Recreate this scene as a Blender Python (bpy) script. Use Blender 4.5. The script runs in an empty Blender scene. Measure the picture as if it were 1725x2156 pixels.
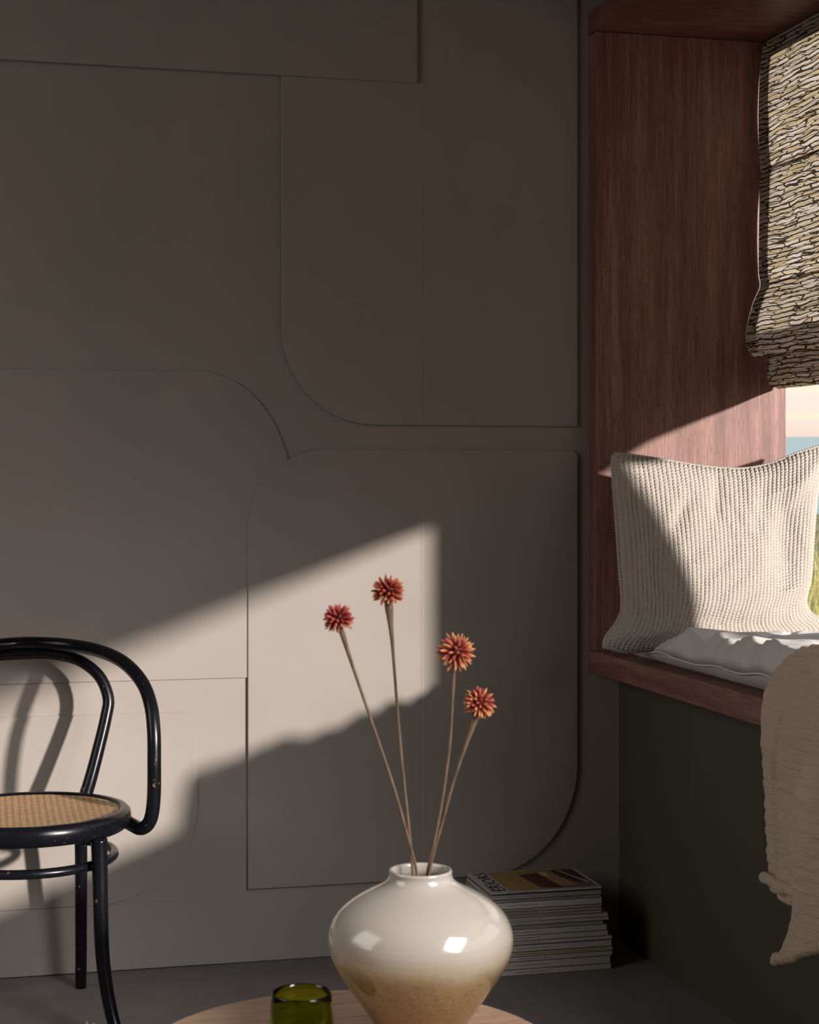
import bpy, bmesh, math, random
import numpy as np
from mathutils import Vector, Matrix, noise

random.seed(7)
np.random.seed(7)
C = bpy.context.scene.collection
PI = math.pi

# ------------------------------------------------------------------ camera
F_PX, CXP, HORIZ, EYE = 3638.0, 862.5, 1010.0, 1.2
YAW = math.radians(13.77)
SN, CS = math.sin(YAW), math.cos(YAW)
cam = bpy.data.cameras.new('camera')
camo = bpy.data.objects.new('camera', cam)
C.objects.link(camo)
camo.location = (0, 0, EYE)
camo.rotation_euler = (math.radians(90), 0, -YAW)
cam.sensor_fit = 'VERTICAL'
cam.sensor_height = 36.0
cam.lens = F_PX * 36.0 / 2156.0
cam.shift_y = -(1078.0 - HORIZ) / 2156.0
cam.dof.use_dof = True
cam.dof.focus_distance = 4.0
cam.dof.aperture_fstop = 10.0
cam.clip_end = 2000
bpy.context.scene.camera = camo

# ------------------------------------------------------------------ world
W = bpy.data.worlds.new('sky')
bpy.context.scene.world = W
W.use_nodes = True
wn, wl = W.node_tree.nodes, W.node_tree.links
wn.clear()
wo = wn.new('ShaderNodeOutputWorld'); bg = wn.new('ShaderNodeBackground')
tc = wn.new('ShaderNodeTexCoord'); sep = wn.new('ShaderNodeSeparateXYZ')
mp = wn.new('ShaderNodeMapping'); mp.inputs['Scale'].default_value = (2.2, 2.2, 75)
nz = wn.new('ShaderNodeTexNoise'); nz.inputs['Scale'].default_value = 1.0; nz.inputs['Detail'].default_value = 2.0
cr = wn.new('ShaderNodeValToRGB'); mix = wn.new('ShaderNodeMix'); mix.data_type = 'RGBA'
bandr = wn.new('ShaderNodeMapRange')
bandr.inputs['From Min'].default_value = 0.52; bandr.inputs['From Max'].default_value = 0.64
wl.new(tc.outputs['Generated'], sep.inputs[0]); wl.new(tc.outputs['Generated'], mp.inputs['Vector'])
wl.new(mp.outputs[0], nz.inputs['Vector'])
e = cr.color_ramp.elements
e[0].position = 0.0; e[0].color = (0.30, 0.30, 0.28, 1)
e[1].position = 1.0; e[1].color = (0.42, 0.52, 0.68, 1)
for p, c in ((0.018, (0.80, 0.58, 0.48)), (0.035, (0.82, 0.68, 0.60)), (0.06, (0.80, 0.73, 0.66)), (0.12, (0.80, 0.77, 0.74)), (0.4, (0.62, 0.68, 0.76))):
    q = e.new(p); q.color = (*c, 1)
wl.new(sep.outputs['Z'], cr.inputs[0])
wl.new(nz.outputs[0], bandr.inputs['Value'])
wl.new(cr.outputs[0], mix.inputs['A']); mix.inputs['B'].default_value = (0.98, 0.80, 0.52, 1)
mul = wn.new('ShaderNodeMath'); mul.operation = 'MULTIPLY'; mul.inputs[1].default_value = 0.75
wl.new(bandr.outputs[0], mul.inputs[0]); wl.new(mul.outputs[0], mix.inputs['Factor'])
wl.new(mix.outputs['Result'], bg.inputs['Color']); wl.new(bg.outputs[0], wo.inputs['Surface'])
bg.inputs['Strength'].default_value = 1.22

# ------------------------------------------------------------------ sun, fill
SUN = bpy.data.lights.new('sun', 'SUN')
SUN.energy = 6.6
SUN.color = (1.0, 0.94, 0.88)
SUN.angle = math.radians(1.9)
suno = bpy.data.objects.new('sun', SUN); C.objects.link(suno)
SUND = Vector((-0.68, 1.0, -0.265)).normalized()
suno.rotation_euler = SUND.to_track_quat('-Z', 'Y').to_euler()
suno.location = (6, -4, 5)

FILL = bpy.data.lights.new('added_fill_left', 'AREA')  # fill light added on the left, out of view, to lift the ambient
FILL.shape = 'RECTANGLE'; FILL.size = 1.5; FILL.size_y = 1.5
FILL.energy = 14.0; FILL.color = (1.0, 0.94, 0.90)
fo = bpy.data.objects.new('added_fill_left', FILL); C.objects.link(fo)
fo.location = (-1.82, 2.45, 1.85)
fo.rotation_euler = Vector((1, 0.16, -0.34)).to_track_quat('-Z', 'Z').to_euler()

SOFT = bpy.data.lights.new('added_vase_fill', 'AREA')  # unseen area light added to brighten the vase and table
SOFT.shape = 'RECTANGLE'; SOFT.size = 0.7; SOFT.size_y = 1.1
SOFT.spread = math.radians(60); SOFT.energy = 6.5; SOFT.color = (0.97, 0.97, 1.0)
so = bpy.data.objects.new('added_vase_fill', SOFT); C.objects.link(so)
so.location = (1.47, 1.0, 1.5)
so.rotation_euler = (Vector((0.6, 2.37, 0.6)) - so.location).to_track_quat('-Z', 'Z').to_euler()

vs = bpy.context.scene.view_settings
vs.view_transform = 'Standard'; vs.look = 'None'; vs.gamma = 1.0; vs.use_curve_mapping = False
vs.exposure = 0.0

# ------------------------------------------------------------------ helpers
def ray(px, py):
    u = px - CXP
    return F_PX * SN + u * CS, F_PX * CS - u * SN, HORIZ - py
def at(px, py, X=None, Y=None, Z=None, D=None):
    """the real point whose image is (px, py), on a plane X=, Y=, Z= or at axial depth D"""
    a, b, c = ray(px, py)
    s = X / a if X is not None else Y / b if Y is not None else (Z - EYE) / c if Z is not None else D / F_PX
    return Vector((a * s, b * s, EYE + c * s))

def wloc(o):
    v = Vector((0, 0, 0))
    while o is not None:
        v += o.location; o = o.parent
    return v
def obj(name, verts, faces, mat=None, parent=None, smooth=False, origin=None, mats=None, fmat=None):
    base = wloc(parent) if parent else Vector((0, 0, 0))
    org = Vector(origin) if origin is not None else (base if parent else Vector((0, 0, 0)))
    me = bpy.data.meshes.new(name)
    V = [(v[0] - org.x, v[1] - org.y, v[2] - org.z) for v in verts]
    me.from_pydata(V, [], [tuple(f) for f in faces])
    for m in (mats or [mat]):
        if m: me.materials.append(m)
    if fmat: me.polygons.foreach_set('material_index', fmat)
    if smooth: me.polygons.foreach_set('use_smooth', [True] * len(me.polygons))
    me.update()
    o = bpy.data.objects.new(name, me); C.objects.link(o)
    o.parent = parent; o.location = org - base
    return o
def tag(o, label=None, cat=None, group=None, kind=None):
    if label: o['label'] = label
    if cat: o['category'] = cat
    if group: o['group'] = group
    if kind: o['kind'] = kind
    return o
def empty(name, loc, label=None, cat=None, group=None, kind=None):
    o = bpy.data.objects.new(name, None); C.objects.link(o); o.location = loc
    o.empty_display_size = 0.05
    return tag(o, label, cat, group, kind)
def bev(o, w=0.003, n=2):
    m = o.modifiers.new('bevel', 'BEVEL'); m.width = w; m.segments = n; m.limit_method = 'ANGLE'
    m.angle_limit = math.radians(40)
    return o
def box_vf(x0, x1, y0, y1, z0, z1):
    v = [(x, y, z) for z in (z0, z1) for y in (y0, y1) for x in (x0, x1)]
    f = [(0, 2, 3, 1), (4, 5, 7, 6), (0, 1, 5, 4), (2, 6, 7, 3), (0, 4, 6, 2), (1, 3, 7, 5)]
    return v, f
def box(name, x0, x1, y0, y1, z0, z1, mat, parent=None, b=0.0):
    v, f = box_vf(x0, x1, y0, y1, z0, z1)
    o = obj(name, v, f, mat, parent)
    if b: bev(o, b)
    return o
def merge(parts):
    V, F = [], []
    for v, f in parts:
        n = len(V); V += list(v); F += [tuple(i + n for i in q) for q in f]
    return V, F
def catmull(pts, n=8, closed=False):
    P = [Vector(p) for p in pts]; out = []
    N = len(P)
    rng = range(N if closed else N - 1)
    for i in rng:
        if closed: p0, p1, p2, p3 = P[(i - 1) % N], P[i], P[(i + 1) % N], P[(i + 2) % N]
        else:
            p1, p2 = P[i], P[i + 1]
            p0 = P[i - 1] if i else p1 * 2 - p2
            p3 = P[i + 2] if i + 2 < N else p2 * 2 - p1
        for k in range(n):
            t = k / n
            out.append(0.5 * ((2 * p1) + (p2 - p0) * t + (2 * p0 - 5 * p1 + 4 * p2 - p3) * t * t + (3 * p1 - p0 - 3 * p2 + p3) * t ** 3))
    if not closed: out.append(P[-1])
    return out
def tube(path, rad, seg=16, closed=False, cap=True):
    """path of points, rad number or list or callable(t)"""
    n = len(path); V = []; F = []
    R = [rad(i / (n - 1)) if callable(rad) else (rad[i] if isinstance(rad, (list, tuple)) else rad) for i in range(n)]
    prev = None
    for i, p in enumerate(path):
        a = path[(i - 1) % n] if (closed or i) else p
        b = path[(i + 1) % n] if (closed or i < n - 1) else p
        t = (b - a).normalized()
        if prev is None:
            up = Vector((0, 0, 1)) if abs(t.z) < 0.9 else Vector((0, 1, 0))
            nrm = (up - t * up.dot(t)).normalized()
        else:
            nrm = (prev - t * prev.dot(t)).normalized()
        prev = nrm; bi = t.cross(nrm)
        for k in range(seg):
            g = 2 * PI * k / seg
            V.append(p + (nrm * math.cos(g) + bi * math.sin(g)) * R[i])
    m = n if closed else n - 1
    for i in range(m):
        j = (i + 1) % n
        for k in range(seg):
            l = (k + 1) % seg
            F.append((i * seg + k, i * seg + l, j * seg + l, j * seg + k))
    if cap and not closed:
        F.append(tuple(range(seg))[::-1]); F.append(tuple((n - 1) * seg + k for k in range(seg)))
    return V, F
def lathe(prof, cx, cy, seg=96, close=True):
    V = []; F = []; n = len(prof)
    for r, z in prof:
        for k in range(seg):
            g = 2 * PI * k / seg
            V.append((cx + r * math.cos(g), cy + r * math.sin(g), z))
    for i in range(n - 1):
        for k in range(seg):
            l = (k + 1) % seg
            F.append((i * seg + k, i * seg + l, (i + 1) * seg + l, (i + 1) * seg + k))
    if close:
        F.append(tuple(range(seg))[::-1]); F.append(tuple((n - 1) * seg + k for k in range(seg)))
    return V, F
def grid_faces(nu, nv, off=0, flip=False):
    F = []
    for j in range(nv - 1):
        for i in range(nu - 1):
            a = off + j * nu + i
            q = (a, a + 1, a + nu + 1, a + nu)
            F.append(q[::-1] if flip else q)
    return F

# ------------------------------------------------------------------ materials
def mat(name, col, rough=0.6, spec=0.5, metal=0.0):
    m = bpy.data.materials.new(name); m.use_nodes = True
    b = m.node_tree.nodes['Principled BSDF']
    b.inputs['Base Color'].default_value = (*col, 1); b.inputs['Roughness'].default_value = rough
    b.inputs['Specular IOR Level'].default_value = spec; b.inputs['Metallic'].default_value = metal
    return m, m.node_tree.nodes, m.node_tree.links, b
def N(nodes, typ, **kw):
    n = nodes.new(typ)
    for k, v in kw.items():
        if k in n.inputs: n.inputs[k].default_value = v
        else: setattr(n, k, v)
    return n
def coords(nodes, links, scale=(1, 1, 1), rot=(0, 0, 0), kind='Object'):
    t = nodes.new('ShaderNodeTexCoord'); m = nodes.new('ShaderNodeMapping')
    m.inputs['Scale'].default_value = scale; m.inputs['Rotation'].default_value = rot
    links.new(t.outputs[kind], m.inputs['Vector']); return m.outputs[0]
def ramp(nodes, stops):
    r = nodes.new('ShaderNodeValToRGB'); el = r.color_ramp.elements
    el[0].position, el[0].color = stops[0][0], (*stops[0][1], 1)
    el[1].position, el[1].color = stops[-1][0], (*stops[-1][1], 1)
    for p, c in stops[1:-1]:
        q = el.new(p); q.color = (*c, 1)
    return r
def bump(nodes, links, b, src, strength=0.3, dist=0.002):
    n = nodes.new('ShaderNodeBump'); n.inputs['Strength'].default_value = strength; n.inputs['Distance'].default_value = dist
    links.new(src, n.inputs['Height']); links.new(n.outputs[0], b.inputs['Normal']); return n

# painted fabric-textured wall
M_wall, n, l, b = mat('wall_paint', (0.30, 0.262, 0.232), 0.85, 0.2)
v = coords(n, l, (1, 1, 1)); t1 = N(n, 'ShaderNodeTexNoise', Scale=420.0, Detail=3.0); l.new(v, t1.inputs['Vector'])
v2 = coords(n, l, (1, 1, 1)); t2 = N(n, 'ShaderNodeTexNoise', Scale=2.5, Detail=4.0); l.new(v2, t2.inputs['Vector'])
r = ramp(n, [(0.3, (0.28, 0.244, 0.215)), (0.7, (0.315, 0.275, 0.243))]); l.new(t2.outputs[0], r.inputs[0])
l.new(r.outputs[0], b.inputs['Base Color']); bump(n, l, b, t1.outputs[0], 0.25, 0.0012)

M_green, n, l, b = mat('olive_paint', (0.082, 0.075, 0.053), 0.7, 0.25)
v = coords(n, l); t1 = N(n, 'ShaderNodeTexNoise', Scale=300.0, Detail=2.0); l.new(v, t1.inputs['Vector']); bump(n, l, b, t1.outputs[0], 0.15, 0.001)

M_floor, n, l, b = mat('floor_grey', (0.17, 0.155, 0.145), 0.75, 0.3)
v = coords(n, l); t1 = N(n, 'ShaderNodeTexNoise', Scale=9.0, Detail=9.0, Roughness=0.65); l.new(v, t1.inputs['Vector'])
r = ramp(n, [(0.3, (0.15, 0.137, 0.128)), (0.7, (0.19, 0.175, 0.165))]); l.new(t1.outputs[0], r.inputs[0]); l.new(r.outputs[0], b.inputs['Base Color'])
t2 = N(n, 'ShaderNodeTexNoise', Scale=250.0, Detail=2.0); l.new(v, t2.inputs['Vector']); bump(n, l, b, t2.outputs[0], 0.2, 0.001)
M_plain, *_ = mat('ceiling_paint', (0.16, 0.145, 0.13), 0.9)

def wood(name, dark, mid, light, scale, streak=60.0, rough=0.5, spec=0.4, bstr=0.35):
    m, n, l, b = mat(name, mid, rough, spec)
    v = coords(n, l, scale)
    w = N(n, 'ShaderNodeTexNoise', Scale=3.0, Detail=3.0); l.new(v, w.inputs['Vector'])
    a = N(n, 'ShaderNodeVectorMath', operation='MULTIPLY_ADD'); l.new(w.outputs['Color'], a.inputs[0])
    a.inputs[1].default_value = (0.02 * streak / 6, 0.02 * streak / 6, 0.02 * streak / 6); l.new(v, a.inputs[2])
    f = N(n, 'ShaderNodeTexNoise', Scale=streak, Detail=6.0, Roughness=0.7); l.new(v, f.inputs['Vector'])
    g = N(n, 'ShaderNodeTexNoise', Scale=streak / 9, Detail=4.0); l.new(a.outputs[0], g.inputs['Vector'])
    mx = N(n, 'ShaderNodeMix'); mx.inputs['Factor'].default_value = 0.55
    l.new(g.outputs[0], mx.inputs['A']); l.new(f.outputs[0], mx.inputs['B'])
    r = ramp(n, [(0.34, dark), (0.5, mid), (0.64, light)]); l.new(mx.outputs[0], r.inputs[0]); l.new(r.outputs[0], b.inputs['Base Color'])
    v4 = coords(n, l, (scale[0] * 2.2, scale[1] * 2.2, scale[2] * 4) if scale[2] < 2 else (scale[0] * (4 if scale[0] < 2 else 2.2), scale[1] * (4 if scale[1] < 2 else 2.2), scale[2] * 2.2))
    p4 = N(n, 'ShaderNodeTexNoise', Scale=streak, Detail=2.0); l.new(v4, p4.inputs['Vector'])
    pr = N(n, 'ShaderNodeMapRange'); pr.inputs['From Min'].default_value = 0.56; pr.inputs['From Max'].default_value = 0.70; pr.inputs['To Max'].default_value = 0.6; l.new(p4.outputs[0], pr.inputs[0])
    pm = N(n, 'ShaderNodeMix', data_type='RGBA'); l.new(pr.outputs[0], pm.inputs['Factor']); l.new(r.outputs[0], pm.inputs['A']); pm.inputs['B'].default_value = (dark[0] * 0.6, dark[1] * 0.6, dark[2] * 0.6, 1)
    l.new(pm.outputs['Result'], b.inputs['Base Color'])
    bump(n, l, b, f.outputs[0], bstr, 0.0008)
    return m
MD, MM, ML = (0.105, 0.040, 0.031), (0.215, 0.092, 0.071), (0.34, 0.172, 0.135)
M_mah_v = wood('mahogany_vertical', MD, MM, ML, (11, 11, 0.5), 22.0)
M_mah_y = wood('mahogany_lengthwise', MD, MM, ML, (11, 0.8, 11), 22.0)
M_mah_x = wood('mahogany_crosswise', (0.075, 0.026, 0.018), (0.15, 0.058, 0.040), (0.22, 0.095, 0.07), (0.6, 3, 7), 16.0)
M_oak = wood('light_oak', (0.37, 0.20, 0.12), (0.56, 0.345, 0.225), (0.66, 0.44, 0.30), (0.45, 6, 6), 12.0, 0.45, 0.4, 0.2)

M_black, n, l, b = mat('black_lacquer', (0.005, 0.005, 0.007), 0.28, 0.28)
v = coords(n, l); t1 = N(n, 'ShaderNodeTexNoise', Scale=55.0, Detail=6.0, Roughness=0.6); l.new(v, t1.inputs['Vector'])
r = ramp(n, [(0.0, (0.004, 0.004, 0.006)), (0.655, (0.005, 0.005, 0.007)), (0.70, (0.10, 0.055, 0.03)), (0.80, (0.25, 0.22, 0.20))]); l.new(t1.outputs[0], r.inputs[0]); l.new(r.outputs[0], b.inputs['Base Color'])
t2 = N(n, 'ShaderNodeTexNoise', Scale=25.0, Detail=5.0); l.new(v, t2.inputs['Vector'])
mr = N(n, 'ShaderNodeMapRange'); mr.inputs['To Min'].default_value = 0.12; mr.inputs['To Max'].default_value = 0.36; l.new(t2.outputs[0], mr.inputs[0]); l.new(mr.outputs[0], b.inputs['Roughness'])

# woven cane: paired warp strands every 11 mm, fine weft
M_cane, n, l, b = mat('woven_cane', (0.45, 0.25, 0.12), 0.45, 0.4)
t = n.new('ShaderNodeTexCoord'); sp = n.new('ShaderNodeSeparateXYZ'); l.new(t.outputs['Object'], sp.inputs[0])
def wave(src, freq, ph=0.0):
    a = N(n, 'ShaderNodeMath', operation='MULTIPLY_ADD'); l.new(src, a.inputs[0]); a.inputs[1].default_value = freq; a.inputs[2].default_value = ph
    s = N(n, 'ShaderNodeMath', operation='SINE'); l.new(a.outputs[0], s.inputs[0]); return s.outputs[0]
def mm(op, a, bb):
    q = N(n, 'ShaderNodeMath', operation=op)
    for i, s in enumerate((a, bb)):
        if isinstance(s, (int, float)): q.inputs[i].default_value = s
        else: l.new(s, q.inputs[i])
    return q.outputs[0]
sx = sp.outputs['X']; sy = sp.outputs['Y']
pair = mm('GREATER_THAN', wave(sx, 2 * PI / 0.0145), 0.15)
fine = wave(sx, 2 * PI / 0.0036)
weft = wave(sy, 2 * PI / 0.0032)
chk = mm('MULTIPLY', wave(sx, 2 * PI / 0.0032), wave(sy, 2 * PI / 0.0062))
nzc = N(n, 'ShaderNodeTexNoise', Scale=60.0, Detail=5.0); l.new(t.outputs['Object'], nzc.inputs['Vector'])
hA = mm('MULTIPLY', pair, mm('MULTIPLY_ADD', fine, 0.25))
hh = mm('ADD', mm('MULTIPLY', mm('SUBTRACT', 1.0, pair), mm('MULTIPLY', chk, 0.55)), mm('MULTIPLY', pair, mm('ADD', 0.22, mm('MULTIPLY', fine, 0.25))))
h2 = mm('ADD', mm('ADD', hh, mm('MULTIPLY', weft, 0.12)), mm('MULTIPLY', nzc.outputs[0], 0.9))
r = ramp(n, [(0.0, (0.07, 0.03, 0.012)), (0.30, (0.36, 0.18, 0.075)), (0.62, (0.54, 0.31, 0.15)), (1.0, (0.68, 0.44, 0.25))])
l.new(h2, r.inputs[0]); l.new(r.outputs[0], b.inputs['Base Color']); bump(n, l, b, h2, 0.6, 0.0012)

def cloth(name, c1, c2, sc=500.0, bs=0.3, extra=None, rough=0.9):
    m, n, l, b = mat(name, c1, rough, 0.15)
    v = coords(n, l); t1 = N(n, 'ShaderNodeTexNoise', Scale=sc, Detail=3.0); l.new(v, t1.inputs['Vector'])
    r = ramp(n, [(0.35, c2), (0.65, c1)]); l.new(t1.outputs[0], r.inputs[0]); l.new(r.outputs[0], b.inputs['Base Color'])
    h = t1.outputs[0]
    if extra:
        v3 = coords(n, l, extra[0]); t3 = N(n, 'ShaderNodeTexNoise', Scale=extra[1], Detail=5.0, Distortion=0.6); l.new(v3, t3.inputs['Vector'])
        q = N(n, 'ShaderNodeMath', operation='MULTIPLY_ADD'); l.new(t3.outputs[0], q.inputs[0]); q.inputs[1].default_value = extra[2]; l.new(h, q.inputs[2]); h = q.outputs[0]
    bump(n, l, b, h, bs, 0.002)
    b.inputs['Sheen Weight'].default_value = 0.15
    return m
M_knit = cloth('cream_knit', (0.52, 0.465, 0.41), (0.40, 0.35, 0.30), 900.0, 0.35)
M_pad = cloth('pale_canvas', (0.76, 0.72, 0.68), (0.66, 0.62, 0.585), 900.0, 0.25, ((1, 1, 1), 12.0, 2.0))
M_throw = cloth('beige_muslin', (0.78, 0.60, 0.45), (0.66, 0.50, 0.365), 700.0, 1.0, ((0.6, 0.8, 6), 16.0, 5.0))

# bark-patterned blind fabric, light comes through it
def blind_mat(name, trans):
    m, n, l, b = mat(name, (0.6, 0.5, 0.4), 0.85, 0.15)
    v = coords(n, l, (1, 1, 1))
    wv = N(n, 'ShaderNodeTexNoise', Scale=11.0, Detail=3.0); l.new(v, wv.inputs['Vector'])
    sc = N(n, 'ShaderNodeVectorMath', operation='MULTIPLY'); l.new(v, sc.inputs[0]); sc.inputs[1].default_value = (11, 11, 120)
    ad = N(n, 'ShaderNodeVectorMath', operation='MULTIPLY_ADD'); l.new(wv.outputs['Color'], ad.inputs[0]); ad.inputs[1].default_value = (0.5, 0.5, 2.2); l.new(sc.outputs[0], ad.inputs[2])
    vo = n.new('ShaderNodeTexVoronoi'); vo.feature = 'DISTANCE_TO_EDGE'; vo.inputs['Scale'].default_value = 1.0; l.new(ad.outputs[0], vo.inputs['Vector'])
    vc = n.new('ShaderNodeTexVoronoi'); vc.feature = 'F1'; vc.inputs['Scale'].default_value = 1.0; l.new(ad.outputs[0], vc.inputs['Vector'])
    # thicker broken wavy lines
    sp = n.new('ShaderNodeSeparateXYZ'); l.new(ad.outputs[0], sp.inputs[0])
    q = N(n, 'ShaderNodeMath', operation='MULTIPLY'); l.new(sp.outputs['Z'], q.inputs[0]); q.inputs[1].default_value = 4.2
    s = N(n, 'ShaderNodeMath', operation='SINE'); l.new(q.outputs[0], s.inputs[0])
    nb = N(n, 'ShaderNodeTexNoise', Scale=0.6, Detail=3.0); l.new(ad.outputs[0], nb.inputs['Vector'])
    thr = N(n, 'ShaderNodeMapRange'); thr.inputs['From Min'].default_value = 0.35; thr.inputs['From Max'].default_value = 0.65
    thr.inputs['To Min'].default_value = 0.35; thr.inputs['To Max'].default_value = 1.0; l.new(nb.outputs[0], thr.inputs[0])
    g = N(n, 'ShaderNodeMath', operation='GREATER_THAN'); l.new(s.outputs[0], g.inputs[0]); l.new(thr.outputs[0], g.inputs[1])
    e2 = N(n, 'ShaderNodeMath', operation='LESS_THAN'); l.new(vo.outputs['Distance'], e2.inputs[0]); e2.inputs[1].default_value = 0.045
    mx = N(n, 'ShaderNodeMath', operation='MAXIMUM'); l.new(g.outputs[0], mx.inputs[0]); l.new(e2.outputs[0], mx.inputs[1])
    sc2 = n.new('ShaderNodeSeparateXYZ'); l.new(vc.outputs['Color'], sc2.inputs[0])
    r = ramp(n, [(0.0, (0.60, 0.46, 0.28)), (0.35, (0.64, 0.51, 0.34)), (0.55, (0.70, 0.60, 0.50)), (1.0, (0.74, 0.65, 0.58))]); l.new(sc2.outputs[0], r.inputs[0])
    cm = N(n, 'ShaderNodeMix', data_type='RGBA'); l.new(mx.outputs[0], cm.inputs['Factor']); l.new(r.outputs[0], cm.inputs['A']); cm.inputs['B'].default_value = (0.045, 0.036, 0.028, 1)
    l.new(cm.outputs['Result'], b.inputs['Base Color'])
    bump(n, l, b, mx.outputs[0], 0.3, -0.0006)
    if trans:
        tr = n.new('ShaderNodeBsdfTranslucent'); l.new(cm.outputs['Result'], tr.inputs['Color'])
        ms = n.new('ShaderNodeMixShader'); ms.inputs[0].default_value = trans
        l.new(b.outputs[0], ms.inputs[1]); l.new(tr.outputs[0], ms.inputs[2])
        l.new(ms.outputs[0], n['Material Output'].inputs['Surface'])
    return m
M_blind = blind_mat('bark_print_fabric', 0.5)
M_blind_op = blind_mat('bark_print_fabric_lined', 0.0)
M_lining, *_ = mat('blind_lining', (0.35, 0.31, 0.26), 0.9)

# ceramic glaze: cream over speckled ochre, split by object height
M_vase, n, l, b = mat('cream_ochre_glaze', (0.6, 0.52, 0.42), 0.16, 0.55)
t = n.new('ShaderNodeTexCoord'); sp = n.new('ShaderNodeSeparateXYZ'); l.new(t.outputs['Object'], sp.inputs[0])
nA = N(n, 'ShaderNodeTexNoise', Scale=9.0, Detail=4.0); l.new(t.outputs['Object'], nA.inputs['Vector'])
nB = N(n, 'ShaderNodeTexNoise', Scale=170.0, Detail=4.0); l.new(t.outputs['Object'], nB.inputs['Vector'])
q = N(n, 'ShaderNodeMath', operation='MULTIPLY_ADD'); l.new(nA.outputs[0], q.inputs[0]); q.inputs[1].default_value = 0.035; l.new(sp.outputs['Z'], q.inputs[2])
r = ramp(n, [(0.0, (0.20, 0.105, 0.035)), (0.28, (0.23, 0.135, 0.045)), (0.52, (0.34, 0.23, 0.105)), (0.62, (0.49, 0.385, 0.26)), (0.72, (0.545, 0.465, 0.375)), (1.0, (0.56, 0.485, 0.405))])
mr = N(n, 'ShaderNodeMapRange'); mr.inputs['From Min'].default_value = 0.015; mr.inputs['From Max'].default_value = 0.235; l.new(q.outputs[0], mr.inputs[0]); l.new(mr.outputs[0], r.inputs[0])
sg = N(n, 'ShaderNodeMapRange'); sg.inputs['From Min'].default_value = 0.5; sg.inputs['From Max'].default_value = 0.66; l.new(nB.outputs[0], sg.inputs[0])
lo = N(n, 'ShaderNodeMapRange'); lo.inputs['From Min'].default_value = 0.155; lo.inputs['From Max'].default_value = 0.115; l.new(q.outputs[0], lo.inputs[0])
mq = N(n, 'ShaderNodeMath', operation='MULTIPLY'); l.new(sg.outputs[0], mq.inputs[0]); l.new(lo.outputs[0], mq.inputs[1])
mq2 = N(n, 'ShaderNodeMath', operation='MULTIPLY'); l.new(mq.outputs[0], mq2.inputs[0]); mq2.inputs[1].default_value = 0.75
cm = N(n, 'ShaderNodeMix', data_type='RGBA'); l.new(mq2.outputs[0], cm.inputs['Factor']); l.new(r.outputs[0], cm.inputs['A']); cm.inputs['B'].default_value = (0.17, 0.095, 0.035, 1)
l.new(cm.outputs['Result'], b.inputs['Base Color'])
ad = N(n, 'ShaderNodeMath', operation='SINE'); zz = N(n, 'ShaderNodeMath', operation='MULTIPLY'); l.new(sp.outputs['Z'], zz.inputs[0]); zz.inputs[1].default_value = 750.0; l.new(zz.outputs[0], ad.inputs[0])
bump(n, l, b, ad.outputs[0], 0.06, 0.0006)
b.inputs['Coat Weight'].default_value = 0.6; b.inputs['Coat Roughness'].default_value = 0.05

M_glass, n, l, b = mat('olive_green_glass', (0.45, 0.54, 0.05), 0.02, 0.5)
b.inputs['Transmission Weight'].default_value = 1.0; b.inputs['IOR'].default_value = 1.48

M_stem, n, l, b = mat('dried_stem', (0.20, 0.125, 0.07), 0.6, 0.3)
v = coords(n, l, (1, 1, 0.15)); t1 = N(n, 'ShaderNodeTexNoise', Scale=160.0, Detail=3.0); l.new(v, t1.inputs['Vector'])
r = ramp(n, [(0.3, (0.13, 0.075, 0.035)), (0.7, (0.27, 0.175, 0.11))]); l.new(t1.outputs[0], r.inputs[0]); l.new(r.outputs[0], b.inputs['Base Color'])
def petal_mat(name, c0, c1, c2):
    m, n, l, b = mat(name, c1, 0.55, 0.3)
    t = n.new('ShaderNodeTexCoord'); sp = n.new('ShaderNodeSeparateXYZ'); l.new(t.outputs['Object'], sp.inputs[0])
    r = ramp(n, [(0.0, c0), (0.45, c1), (1.0, c2)]); mr = N(n, 'ShaderNodeMapRange'); mr.inputs['From Max'].default_value = 0.0125
    l.new(sp.outputs['Z'], mr.inputs[0]); l.new(mr.outputs[0], r.inputs[0]); l.new(r.outputs[0], b.inputs['Base Color']); return m
M_pet = [petal_mat('petal_rust', (0.13, 0.01, 0.008), (0.40, 0.055, 0.035), (0.58, 0.19, 0.08)),
         petal_mat('petal_orange', (0.12, 0.010, 0.008), (0.44, 0.065, 0.045), (0.78, 0.36, 0.15)),
         petal_mat('petal_rose', (0.12, 0.008, 0.012), (0.44, 0.05, 0.055), (0.55, 0.13, 0.09))]
M_core, *_ = mat('flower_core', (0.12, 0.012, 0.008), 0.8)

M_paper, n, l, b = mat('page_edges', (0.50, 0.47, 0.42), 0.9)
SP = [mat('spine_' + s, c, 0.5, 0.4)[0] for s, c in (('cream', (0.50, 0.455, 0.39)), ('buff', (0.41, 0.355, 0.28)), ('white', (0.50, 0.475, 0.45)), ('grey', (0.36, 0.33, 0.29)), ('yellow', (0.42, 0.375, 0.24)))]
M_ink, *_ = mat('black_ink', (0.02, 0.018, 0.018), 0.7)
M_red, *_ = mat('red_cover', (0.25, 0.03, 0.02), 0.5)
M_cov, *_ = mat('cover_white', (0.46, 0.45, 0.45), 0.35)
M_och, *_ = mat('print_ochre', (0.33, 0.20, 0.05), 0.3)
M_mar, *_ = mat('print_maroon', (0.07, 0.012, 0.008), 0.3)
M_lamp, *_ = mat('print_pale', (0.62, 0.50, 0.36), 0.3)
M_blk, *_ = mat('print_black', (0.012, 0.010, 0.010), 0.3)
M_pur, *_ = mat('print_mauve', (0.15, 0.09, 0.11), 0.3)
M_tan, *_ = mat('print_tan', (0.40, 0.22, 0.09), 0.3)

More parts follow.
